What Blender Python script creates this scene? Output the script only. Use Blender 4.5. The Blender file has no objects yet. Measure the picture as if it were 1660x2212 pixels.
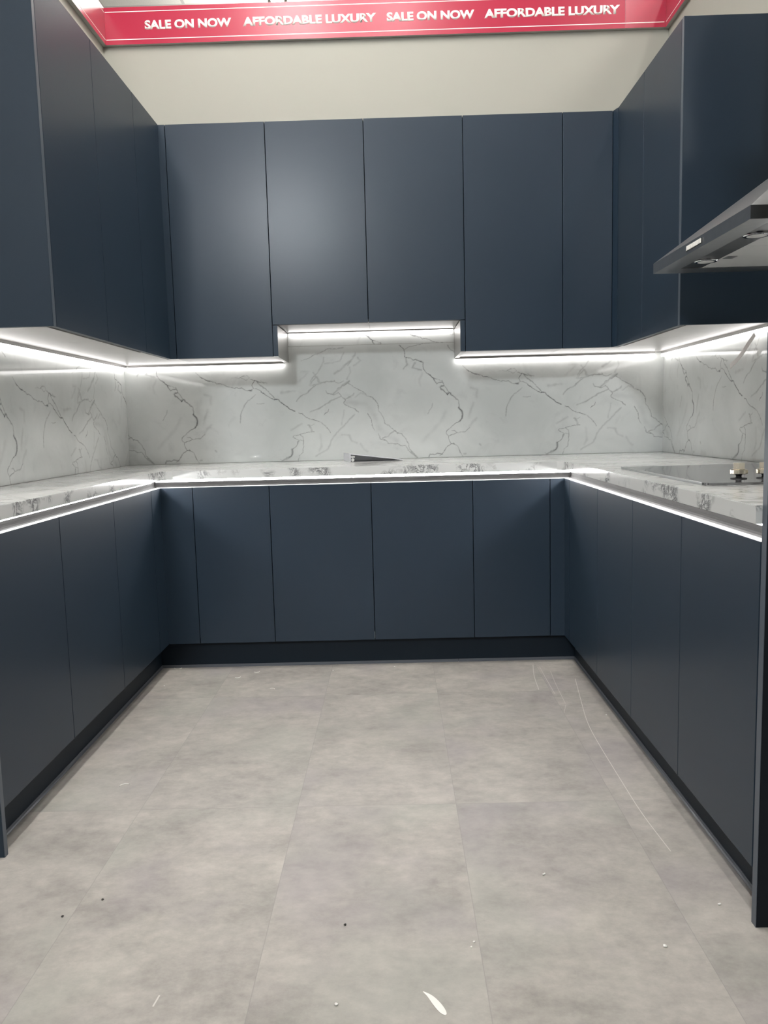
import bpy, bmesh, math, random
import numpy as np
from mathutils import Vector, Matrix, noise as mnoise

scene = bpy.context.scene
COL = scene.collection
random.seed(7)

# ------------------------------------------------------------------ camera
F_PX, PITCH, ROLL, YAW = 1715.3952, 0.1123, -0.0261, 0.0136
CAM = Vector((0.0283, -3.4804, 1.0926))

def view_ray(a, b):
    x1, up, dep = a, b, 1.0
    y1 = dep * math.cos(PITCH) + up * math.sin(PITCH)
    z = -dep * math.sin(PITCH) + up * math.cos(PITCH)
    return Vector((x1 * math.cos(YAW) - y1 * math.sin(YAW), x1 * math.sin(YAW) + y1 * math.cos(YAW), z))

fwd = view_ray(0, 0).normalized()
right0 = (view_ray(1, 0) - view_ray(0, 0)).normalized()
up0 = (view_ray(0, 1) - view_ray(0, 0)).normalized()
cr, sr = math.cos(ROLL), math.sin(ROLL)
right = right0 * cr + up0 * (sr)
up = up0 * cr - right0 * (sr)
cam_data = bpy.data.cameras.new('camera')
cam_data.sensor_fit = 'VERTICAL'
cam_data.sensor_height = 36.0
cam_data.lens = F_PX / 2212.0 * 36.0
cam_data.clip_start = 0.05
cam = bpy.data.objects.new('camera', cam_data)
COL.objects.link(cam)
cam.matrix_world = Matrix(((right.x, up.x, -fwd.x, CAM.x), (right.y, up.y, -fwd.y, CAM.y),
                           (right.z, up.z, -fwd.z, CAM.z), (0, 0, 0, 1)))
scene.camera = cam

# ------------------------------------------------------------------ light and exposure
world = bpy.data.worlds.new('world')
world.use_nodes = True
world.node_tree.nodes['Background'].inputs[0].default_value = (0.75, 0.8, 0.9, 1)
world.node_tree.nodes['Background'].inputs[1].default_value = 0.2
scene.world = world
scene.view_settings.view_transform = 'Standard'
scene.view_settings.look = 'None'
scene.view_settings.gamma = 1.0
scene.view_settings.use_curve_mapping = False
scene.view_settings.exposure = 0.0
PANEL_L = 22.0     # the panel beyond the right partition
BAY_L = 92.0       # the two tubes over the bay
FAR_L = 225.0      # unseen upright light added far behind the camera for the door highlight
TUBE_L = 24.0      # the other narrow tubes
CEILING_FILL_L = 110.0     # unseen tube added behind the back partition to brighten the ceiling
STRIP_L = 58.0     # LED strips under the worktop
CAB_L = 5.0        # LED strips under the wall cabinets
# ceiling lights: x0, x1, y0, y1, kind, drop below the ceiling
CEIL_LIGHTS = [(-0.67, -0.55, -2.4, 0.0, 'bay', 0.0), (0.10, 0.16, -2.4, 0.0, 'bay', 0.0), (2.2, 2.8, -0.7, 0.5, 'panel', 0.0), (1.73, 1.81, -3.0, 0.5, 'tube', 0.0), (-0.67, -0.59, 1.6, 3.4, 'ceiling_fill', 0.45)]

# ------------------------------------------------------------------ key dimensions (metres)
XL, XR, YB = -1.344, 1.416, 0.64            # faces of the splashbacks
WL, WR, WB = XL - 0.006, XR + 0.006, YB + 0.006   # faces of the walls
CEIL, WTOP = 4.2, 3.137                     # showroom ceiling; top of the bay partitions
ZC, ZCB = 0.905, 0.867                      # worktop
ZT, ZD = 0.8306, 0.1245                     # base doors
BXL, BXR = -1.003, 0.7755                   # base door planes left, right (back run is y = 0)
PX0, PX1, PY = -1.0558, 0.8328, 0.05        # plinth faces
UZT, UZB, UZM = 2.457, 1.4126, 1.5564       # wall cabinets
UXL, UXR, UY = -1.0025, 1.0675, 0.2768
LEND, REND = -1.5335, -1.8655               # ends of the side runs
T = 0.02

# ------------------------------------------------------------------ materials
def new_mat(name):
    m = bpy.data.materials.new(name); m.use_nodes = True
    nt = m.node_tree
    return m, nt, nt.nodes['Principled BSDF']

def N(nt, kind, **kw):
    n = nt.nodes.new(kind)
    for k, v in kw.items(): setattr(n, k, v)
    return n

def L(nt, a, b): nt.links.new(a, b)

def math_node(nt, op, a, b=None, c=None):
    n = N(nt, 'ShaderNodeMath', operation=op)
    for i, v in enumerate((a, b, c)):
        if v is None: continue
        if hasattr(v, 'is_output'): L(nt, v, n.inputs[i])
        else: n.inputs[i].default_value = v
    return n.outputs[0]

def mix_col(nt, fac, a, b):
    n = N(nt, 'ShaderNodeMix', data_type='RGBA')
    for sock, v in ((n.inputs[0], fac), (n.inputs[6], a), (n.inputs[7], b)):
        if hasattr(v, 'is_output'): L(nt, v, sock)
        elif isinstance(v, tuple): sock.default_value = (*v, 1)
        else: sock.default_value = v
    return n.outputs[2]

def noise_tex(nt, vec, scale, detail=3.0, rough=0.5, dist=0.0):
    n = N(nt, 'ShaderNodeTexNoise')
    n.inputs['Scale'].default_value = scale; n.inputs['Detail'].default_value = detail
    n.inputs['Roughness'].default_value = rough; n.inputs['Distortion'].default_value = dist
    if vec is not None: L(nt, vec, n.inputs['Vector'])
    return n

def ramp(nt, fac, lo, hi):
    n = N(nt, 'ShaderNodeMapRange'); n.clamp = True
    n.inputs[1].default_value = lo; n.inputs[2].default_value = hi
    L(nt, fac, n.inputs[0]); return n.outputs[0]

def coords(nt, scale=(1, 1, 1), loc=(0, 0, 0)):
    t = N(nt, 'ShaderNodeTexCoord'); m = N(nt, 'ShaderNodeMapping')
    m.inputs['Scale'].default_value = scale; m.inputs['Location'].default_value = loc
    L(nt, t.outputs['Object'], m.inputs[0]); return m.outputs[0]

def simple(name, col, rough=0.5, metal=0.0, spec=0.5, var=0.06, vscale=6.0, bump=0.0, bscale=400.0):
    """a plain surface with a slight procedural variation of tone"""
    m, nt, b = new_mat(name)
    v = coords(nt)
    n = noise_tex(nt, v, vscale, 4)
    dark = tuple(c * (1 - var) for c in col); light = tuple(min(1, c * (1 + var)) for c in col)
    L(nt, mix_col(nt, n.outputs[0], dark, light), b.inputs['Base Color'])
    b.inputs['Roughness'].default_value = rough; b.inputs['Metallic'].default_value = metal
    b.inputs['Specular IOR Level'].default_value = spec
    if bump:
        n2 = noise_tex(nt, v, bscale, 2)
        bp = N(nt, 'ShaderNodeBump'); bp.inputs['Strength'].default_value = bump; bp.inputs['Distance'].default_value = 0.001
        L(nt, n2.outputs[0], bp.inputs['Height']); L(nt, bp.outputs[0], b.inputs['Normal'])
    return m

def glow(name, col, strength):
    m, nt, b = new_mat(name)
    b.inputs['Base Color'].default_value = (0.9, 0.9, 0.9, 1)
    b.inputs['Emission Color'].default_value = (*col, 1)
    b.inputs['Emission Strength'].default_value = strength
    return m

M = {}
M['navy'] = simple('navy_satin', (0.0100, 0.0235, 0.0415), 0.58, spec=0.30, var=0.05, vscale=3, bump=0.04, bscale=900)
M['navy_edge'] = simple('navy_edge', (0.075, 0.092, 0.115), 0.4)
def coat(m, w, r):
    b_ = m.node_tree.nodes['Principled BSDF']; b_.inputs['Coat Weight'].default_value = w; b_.inputs['Coat Roughness'].default_value = r
coat(M['navy'], 0.40, 0.27)
M['carcass'] = simple('carcass_dark', (0.02, 0.024, 0.03), 0.6)
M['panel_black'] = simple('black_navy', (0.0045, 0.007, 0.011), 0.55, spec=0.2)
M['plinth'] = simple('plinth_navy', (0.008, 0.015, 0.024), 0.5, spec=0.2)
M['seal'] = simple('grey_seal', (0.12, 0.13, 0.15), 0.3)
M['white'] = simple('white_melamine', (0.74, 0.72, 0.69), 0.3, var=0.02)
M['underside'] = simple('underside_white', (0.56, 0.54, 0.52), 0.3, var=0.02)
M['white_edge'] = simple('white_edge', (0.85, 0.85, 0.82), 0.5, var=0.02)
M['wall'] = simple('cream_paint', (0.365, 0.361, 0.318), 0.75, spec=0.3, var=0.015, vscale=2, bump=0.05, bscale=300)
M['far_wall'] = simple('showroom_paint', (0.72, 0.71, 0.69), 0.8, spec=0.3, var=0.02)
M['steel'] = simple('brushed_steel', (0.42, 0.43, 0.44), 0.33, metal=1.0, var=0.08, vscale=40)
M['steel_dark'] = simple('dark_steel', (0.16, 0.165, 0.175), 0.3, metal=1.0, var=0.06, vscale=30)
M['filter'] = simple('filter_panel', (0.72, 0.73, 0.72), 0.4, metal=0.35, var=0.03)
M['chrome'] = simple('chrome', (0.75, 0.75, 0.78), 0.08, metal=1.0, var=0.02)
M['pale_steel'] = simple('pale_satin_steel', (0.72, 0.72, 0.76), 0.42, metal=0.45, var=0.02)
M['champagne'] = simple('champagne_metal', (0.80, 0.74, 0.62), 0.2, metal=1.0, var=0.03)
M['black'] = simple('black_plastic', (0.012, 0.012, 0.014), 0.4)
M['glass'] = simple('hob_glass', (0.10, 0.10, 0.105), 0.04, spec=1.0, var=0.02)
M['glass'].node_tree.nodes['Principled BSDF'].inputs['IOR'].default_value = 2.3
M['alu'] = simple('aluminium', (0.46, 0.45, 0.44), 0.34, metal=1.0, var=0.03, vscale=20)
M['channel'] = simple('channel_aluminium', (0.032, 0.031, 0.031), 0.7, spec=0.12, var=0.03)
M['red'] = simple('red_board', (0.40, 0.018, 0.052), 0.30, spec=0.55, var=0.03)
M['red_gloss'] = simple('red_board_gloss', (0.40, 0.018, 0.052), 0.24, spec=0.9, var=0.03)
M['sign_white'] = simple('sign_white', (0.90, 0.86, 0.80), 0.3, spec=0.55, var=0.01)
M['board_edge'] = simple('board_edge', (0.5, 0.49, 0.46), 0.6)
M['tape'] = simple('led_tape', (0.80, 0.76, 0.74), 0.5, var=0.02)
M['shaving'] = simple('white_plastic', (0.9, 0.88, 0.84), 0.45, var=0.02)
M['speck'] = simple('dark_grit', (0.03, 0.028, 0.025), 0.7)
M['scratch'] = simple('scratch', (0.62, 0.60, 0.56), 0.5)
M['led_cool'] = glow('led_cool', (1.0, 0.985, 0.98), STRIP_L)
M['led_cab'] = glow('led_cabinet', (1.0, 0.965, 0.955), CAB_L)
for k_, s_ in (('panel', PANEL_L), ('bay', BAY_L), ('far', FAR_L), ('tube', TUBE_L), ('ceiling_fill', CEILING_FILL_L)):
    M['light_' + k_] = glow(k_ + '_light', (0.92, 0.97, 1.0) if k_ == 'far' else (1.0, 0.97, 0.92), s_)

# floor: grey-beige stone-look vinyl tiles laid in a straight grid
m, nt, b = new_mat('stone_vinyl'); M['floor'] = m
tc = N(nt, 'ShaderNodeTexCoord'); sep = N(nt, 'ShaderNodeSeparateXYZ'); L(nt, tc.outputs['Object'], sep.inputs[0])
fx = math_node(nt, 'MULTIPLY_ADD', sep.outputs[0], 1 / 0.4552, 0.7265 / 0.4552 + 20)
fy = math_node(nt, 'MULTIPLY_ADD', sep.outputs[1], 1 / 0.937, 1.307 / 0.937 + 20)
ix = math_node(nt, 'FLOOR', fx); iy = math_node(nt, 'FLOOR', fy)
cell = N(nt, 'ShaderNodeCombineXYZ'); L(nt, ix, cell.inputs[0]); L(nt, iy, cell.inputs[1])
wn = N(nt, 'ShaderNodeTexWhiteNoise', noise_dimensions='3D'); L(nt, cell.outputs[0], wn.inputs[0])
off = N(nt, 'ShaderNodeVectorMath', operation='MULTIPLY_ADD')
L(nt, wn.outputs['Color'], off.inputs[0]); off.inputs[1].default_value = (7, 9, 5); L(nt, tc.outputs['Object'], off.inputs[2])
st = N(nt, 'ShaderNodeMapping'); st.inputs['Scale'].default_value = (1.0, 1.25, 1.0); L(nt, off.outputs[0], st.inputs[0])
n1 = noise_tex(nt, st.outputs[0], 4.6, 7, 0.66, 0.0)
n2 = noise_tex(nt, st.outputs[0], 20, 7, 0.72, 0.0)
n3 = noise_tex(nt, st.outputs[0], 2.1, 3, 0.5)
c1 = mix_col(nt, ramp(nt, n1.outputs[0], 0.33, 0.68), (0.235, 0.220, 0.204), (0.53, 0.497, 0.455))
c2 = mix_col(nt, ramp(nt, n2.outputs[0], 0.30, 0.72), (0.275, 0.257, 0.236), (0.565, 0.53, 0.486))
c = mix_col(nt, 0.45, c1, c2)
c = mix_col(nt, math_node(nt, 'MULTIPLY', ramp(nt, n3.outputs[0], 0.52, 0.70), 0.38), c, (0.36, 0.375, 0.33))
n4 = noise_tex(nt, off.outputs[0], 2.6, 3, 0.5)
c = mix_col(nt, math_node(nt, 'MULTIPLY', ramp(nt, n4.outputs[0], 0.53, 0.70), 0.4), c, (0.335, 0.30, 0.32))
c = mix_col(nt, math_node(nt, 'MULTIPLY', wn.outputs['Value'], 0.12), c, (0.36, 0.34, 0.325))
def edge_dist(f, size):
    r = math_node(nt, 'FRACT', f); r = math_node(nt, 'MINIMUM', r, math_node(nt, 'SUBTRACT', 1.0, r))
    return math_node(nt, 'MULTIPLY', r, size)
d = math_node(nt, 'MINIMUM', edge_dist(fx, 0.4552), edge_dist(fy, 0.937))
line = math_node(nt, 'SUBTRACT', 1.0, ramp(nt, d, 0.0004, 0.0014))
c = mix_col(nt, math_node(nt, 'MULTIPLY', line, 0.45), c, (0.24, 0.23, 0.22))
L(nt, c, b.inputs['Base Color'])
b.inputs['Roughness'].default_value = 0.5; b.inputs['Specular IOR Level'].default_value = 0.35
bp = N(nt, 'ShaderNodeBump'); bp.inputs['Strength'].default_value = 0.12; bp.inputs['Distance'].default_value = 0.001
L(nt, n2.outputs[0], bp.inputs['Height']); L(nt, bp.outputs[0], b.inputs['Normal'])

# glossy marble-look sheet; the vein drawing is a property of the sheet itself
m, nt, b = new_mat('marble_sheet'); M['marble'] = m
at = N(nt, 'ShaderNodeAttribute', attribute_name='vein')
v = coords(nt)
k1 = noise_tex(nt, v, 3.0, 5, 0.55, 0.6); k2 = noise_tex(nt, v, 9.0, 5, 0.6, 0.8)
base = mix_col(nt, ramp(nt, k1.outputs[0], 0.35, 0.7), (0.655, 0.677, 0.66), (0.78, 0.797, 0.78))
base = mix_col(nt, math_node(nt, 'MULTIPLY', ramp(nt, k2.outputs[0], 0.56, 0.78), 0.35), base, (0.45, 0.46, 0.455))
L(nt, mix_col(nt, at.outputs['Fac'], base, (0.055, 0.055, 0.06)), b.inputs['Base Color'])
b.inputs['Roughness'].default_value = 0.045; b.inputs['Specular IOR Level'].default_value = 0.5
k3 = noise_tex(nt, v, 28, 2)
bp = N(nt, 'ShaderNodeBump'); bp.inputs['Strength'].default_value = 0.06; bp.inputs['Distance'].default_value = 0.0006
L(nt, k3.outputs[0], bp.inputs['Height']); L(nt, bp.outputs[0], b.inputs['Normal'])

# worktop face: pale with long thin veins
m, nt, b = new_mat('worktop_marble'); M['worktop'] = m
v = coords(nt, (1, 1, 1)); v2 = coords(nt, (0.8, 2.2, 1))
k1 = noise_tex(nt, v, 2.5, 5, 0.55, 0.5); k2 = noise_tex(nt, v2, 3.2, 6, 0.6, 1.2)
ridge = math_node(nt, 'ABSOLUTE', math_node(nt, 'SUBTRACT', k2.outputs[0], 0.5))
base = mix_col(nt, ramp(nt, k1.outputs[0], 0.35, 0.7), (0.60, 0.605, 0.60), (0.74, 0.74, 0.73))
L(nt, mix_col(nt, math_node(nt, 'MULTIPLY', math_node(nt, 'SUBTRACT', 1.0, ramp(nt, ridge, 0.0, 0.035)), 0.6), base, (0.20, 0.20, 0.20)), b.inputs['Base Color'])
b.inputs['Roughness'].default_value = 0.13; b.inputs['Specular IOR Level'].default_value = 0.5

# worktop edge: pale with small dark broken veins
m, nt, b = new_mat('worktop_edge'); M['worktop_edge'] = m
v = coords(nt, (1, 1, 1))
k1 = noise_tex(nt, v, 9, 1.5, 0.5); k2 = noise_tex(nt, v, 24, 6, 0.7, 1.6)
ridge = math_node(nt, 'ABSOLUTE', math_node(nt, 'SUBTRACT', k2.outputs[0], 0.5))
thin = math_node(nt, 'SUBTRACT', 1.0, ramp(nt, ridge, 0.01, 0.07))
f = math_node(nt, 'MULTIPLY', thin, ramp(nt, k1.outputs[0], 0.50, 0.61))
L(nt, mix_col(nt, math_node(nt, 'MULTIPLY', f, 0.9), (0.62, 0.63, 0.62), (0.12, 0.12, 0.125)), b.inputs['Base Color'])
b.inputs['Roughness'].default_value = 0.1; b.inputs['Specular IOR Level'].default_value = 0.5

# ceiling tiles
m, nt, b = new_mat('ceiling_tiles'); M['ceiling'] = m
tc = N(nt, 'ShaderNodeTexCoord'); sep = N(nt, 'ShaderNodeSeparateXYZ'); L(nt, tc.outputs['Object'], sep.inputs[0])
ds = []
for i in (0, 1):
    r = math_node(nt, 'FRACT', math_node(nt, 'MULTIPLY_ADD', sep.outputs[i], 1 / 0.6, 20.4))
    r = math_node(nt, 'MINIMUM', r, math_node(nt, 'SUBTRACT', 1.0, r)); ds.append(math_node(nt, 'MULTIPLY', r, 0.6))
g = math_node(nt, 'SUBTRACT', 1.0, ramp(nt, math_node(nt, 'MINIMUM', *ds), 0.010, 0.013))
sp = noise_tex(nt, tc.outputs['Object'], 120, 3)
cc = mix_col(nt, ramp(nt, sp.outputs[0], 0.35, 0.65), (0.80, 0.79, 0.75), (0.88, 0.87, 0.83))
L(nt, mix_col(nt, g, cc, (0.6, 0.6, 0.58)), b.inputs['Base Color']); b.inputs['Roughness'].default_value = 0.85

# ------------------------------------------------------------------ mesh helpers
def add_box(bm, x0, x1, y0, y1, z0, z1, bev=0.0, seg=1, mi=0):
    vs = [bm.verts.new((x, y, z)) for x in (x0, x1) for y in (y0, y1) for z in (z0, z1)]
    idx = ((0, 1, 3, 2), (4, 6, 7, 5), (0, 4, 5, 1), (2, 3, 7, 6), (0, 2, 6, 4), (1, 5, 7, 3))
    fs = [bm.faces.new([vs[i] for i in f]) for f in idx]
    for f in fs: f.material_index = mi
    if bev:
        es = list({e for f in fs for e in f.edges})
        bmesh.ops.bevel(bm, geom=es, offset=bev, segments=seg, affect='EDGES', profile=0.5)
    return fs

def box(*a, **k):
    bm = bmesh.new(); add_box(bm, *a, **k); return bm

def add_prism(bm, pts, axis, a0, a1, mi=0):
    """polygon pts (2d) extruded along an axis from a0 to a1 (a0/a1 may be callables of the point)"""
    def mk(p, a):
        a = a(p) if callable(a) else a
        return {'x': (a, p[0], p[1]), 'y': (p[0], a, p[1]), 'z': (p[0], p[1], a)}[axis]
    A = [bm.verts.new(mk(p, a0)) for p in pts]; B = [bm.verts.new(mk(p, a1)) for p in pts]
    n = len(pts); fs = []
    fs.append(bm.faces.new(A)); fs.append(bm.faces.new(B[::-1]))
    for i in range(n): fs.append(bm.faces.new((A[i], B[i], B[(i + 1) % n], A[(i + 1) % n])))
    for f in fs: f.material_index = mi
    bmesh.ops.recalc_face_normals(bm, faces=fs)
    return fs

def add_tube(bm, pts, r, seg=8, mi=0):
    pts = [Vector(p) for p in pts]; rings = []
    for i, p in enumerate(pts):
        t = (pts[min(i + 1, len(pts) - 1)] - pts[max(i - 1, 0)]).normalized()
        a = t.cross(Vector((0, 0, 1)))
        if a.length < 1e-4: a = t.cross(Vector((1, 0, 0)))
        a.normalize(); c = t.cross(a)
        rings.append([bm.verts.new(p + a * (r * math.cos(2 * math.pi * j / seg)) + c * (r * math.sin(2 * math.pi * j / seg))) for j in range(seg)])
    for i in range(len(rings) - 1):
        for j in range(seg):
            f = bm.faces.new((rings[i][j], rings[i][(j + 1) % seg], rings[i + 1][(j + 1) % seg], rings[i + 1][j])); f.material_index = mi
    bm.faces.new(rings[0][::-1]); bm.faces.new(rings[-1])

def add_lathe(bm, c, prof, seg=32):
    """prof: list of (r, z) from bottom to top around the vertical axis through c"""
    rings = []
    for r, z in prof:
        rings.append([bm.verts.new((c[0] + r * math.cos(2 * math.pi * j / seg), c[1] + r * math.sin(2 * math.pi * j / seg), c[2] + z)) for j in range(seg)])
    for i in range(len(rings) - 1):
        for j in range(seg):
            bm.faces.new((rings[i][j], rings[i][(j + 1) % seg], rings[i + 1][(j + 1) % seg], rings[i + 1][j]))
    bm.faces.new(rings[0][::-1]); bm.faces.new(rings[-1])

def world_loc(o):
    p = Vector((0, 0, 0))
    while o is not None: p += o.location; o = o.parent
    return p

def obj(name, bm, mats, parent=None, loc=None, label=None, smooth=False):
    """link bm (world coordinates) as ONE mesh object; origin at loc, or at its parent's origin"""
    base = world_loc(parent) if parent else Vector(loc or (0, 0, 0))
    bmesh.ops.translate(bm, verts=bm.verts, vec=-base)
    me = bpy.data.meshes.new(name); bm.to_mesh(me); bm.free()
    for mm in (mats if isinstance(mats, (list, tuple)) else [mats]): me.materials.append(mm)
    if smooth:
        for p in me.polygons: p.use_smooth = True
    o = bpy.data.objects.new(name, me); COL.objects.link(o)
    if parent: o.parent = parent
    else: o.location = base
    if label: o['label'] = label
    return o

def thing(name, label, cat, loc, group=None):
    o = bpy.data.objects.new(name, None); COL.objects.link(o); o.location = loc
    o.empty_display_size = 0.05
    return tag(o, label, cat, group)

def tag(o, label, cat, group=None):
    o['label'] = label; o['category'] = cat
    if group: o['group'] = group
    return o

def struct(name, bm, mat):
    o = obj(name, bm, mat); o['kind'] = 'structure'; return o

# ------------------------------------------------------------------ the room
fb = box(-5, 5, -10, 5, -0.06, 0, mi=0)
# fine scratches in the vinyl near the right hand plinth
def scratch(bm, pts, w=0.0007):
    w *= 1.4
    for i in range(len(pts) - 1):
        a, c = Vector((*pts[i], 0.0003)), Vector((*pts[i + 1], 0.0003))
        n = (c - a).cross(Vector((0, 0, 1))).normalized() * w
        f = bm.faces.new([bm.verts.new(p) for p in (a - n, a + n, c + n, c - n)]); f.material_index = 1
        if f.normal.z < 0: f.normal_flip()
def smooth_path(pts, k=5):
    out = []
    for i in range(len(pts) - 1):
        p0, p1, p2, p3 = [Vector(pts[max(0, min(len(pts) - 1, i + j))]) for j in (-1, 0, 1, 2)]
        for s in range(k):
            t = s / k
            out.append(0.5 * ((2 * p1) + (p2 - p0) * t + (2 * p0 - 5 * p1 + 4 * p2 - p3) * t * t + (3 * p1 - p0 - 3 * p2 + p3) * t ** 3))
    out.append(Vector(pts[-1])); return out
for path, w in (([(0.629, -0.026), (0.606, -0.19), (0.595, -0.357)], 0.0009), ([(0.653, -0.054), (0.650, -0.24), (0.649, -0.415)], 0.0006),
                ([(0.688, -0.123), (0.676, -0.30), (0.667, -0.521)], 0.0005),
                ([(0.771, -0.228), (0.736, -0.474), (0.706, -0.70), (0.696, -0.88), (0.692, -1.19), (0.692, -1.39), (0.703, -1.58)], 0.0008),
                ([(-0.455, -2.09), (-0.451, -2.06)], 0.0012), ([(0.667, -0.53), (0.640, -0.62)], 0.0004)):
    scratch(fb, [tuple(p) for p in smooth_path([(*q, 0) for q in path])] and [(p.x, p.y) for p in smooth_path([(*q, 0) for q in path])], w)
fo = obj('floor', fb, [M['floor'], M['scratch']]); fo['kind'] = 'structure'
struct('ceiling', box(-5, 5, -10, 5, CEIL, CEIL + 0.08), M['ceiling'])
struct('wall_back', box(WL - 0.1, WR + 0.1, WB, WB + 0.1, 0, WTOP), M['wall'])
struct('wall_left', box(WL - 0.1, WL, -1.60, WB, 0, WTOP), M['wall'])
struct('wall_right', box(WR, WR + 0.1, -1.95, WB, 0, WTOP), M['wall'])
struct('wall_far_left', box(-5.1, -5, -10, 5, 0, CEIL), M['far_wall'])
struct('wall_far_right', box(5, 5.1, -10, 5, 0, CEIL), M['far_wall'])
struct('wall_front', box(-5, 5, -10.1, -10, 0, CEIL), M['far_wall'])
struct('wall_far_back', box(-5, 5, 5, 5.1, 0, CEIL), M['far_wall'])

# ceiling lights of the showroom (above and behind the camera), plus the added fill tube
lab = ['wide ceiling tube light above the left half of the kitchen bay', 'thin ceiling tube light above the right half of the kitchen bay',
       'recessed ceiling light panel beyond the right partition',
       'narrow ceiling tube light just outside the right partition', 'added hanging tube light behind the back partition that brightens the ceiling']
for i, (x0, x1, y0, y1, kind, drop) in enumerate(CEIL_LIGHTS):
    zc = CEIL - drop
    t = thing('ceiling_light', lab[i], 'light', ((x0 + x1) / 2, (y0 + y1) / 2, CEIL))
    bm = bmesh.new(); e = 0.02
    for q in ((x0 - e, x1 + e, y0 - e, y0), (x0 - e, x1 + e, y1, y1 + e), (x0 - e, x0, y0, y1), (x1, x1 + e, y0, y1)):
        add_box(bm, *q, zc - 0.012, zc)
    obj('frame', bm, M['white'], t)
    obj('diffuser', box(x0, x1, y0, y1, zc - 0.008, zc - 0.001), M['light_' + kind], t)
    if drop:
        for yy in (y0, y1): obj('hanger', box((x0 + x1) / 2 - 0.005, (x0 + x1) / 2 + 0.005, yy - 0.005, yy + 0.005, zc - 0.002, CEIL), M['steel'], t)

t = thing('highlight_panel', 'bright upright light panel added far behind the camera for the door highlight', 'light', (-1.43, -7.8, CEIL))  # unseen source of the door highlight; its upright box form is made up
obj('case', box(-1.80, -1.06, -7.88, -7.812, 3.78, CEIL), M['white'], t)
obj('diffuser', box(-1.78, -1.08, -7.811, -7.80, 3.80, 4.17), M['light_far'], t)

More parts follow.
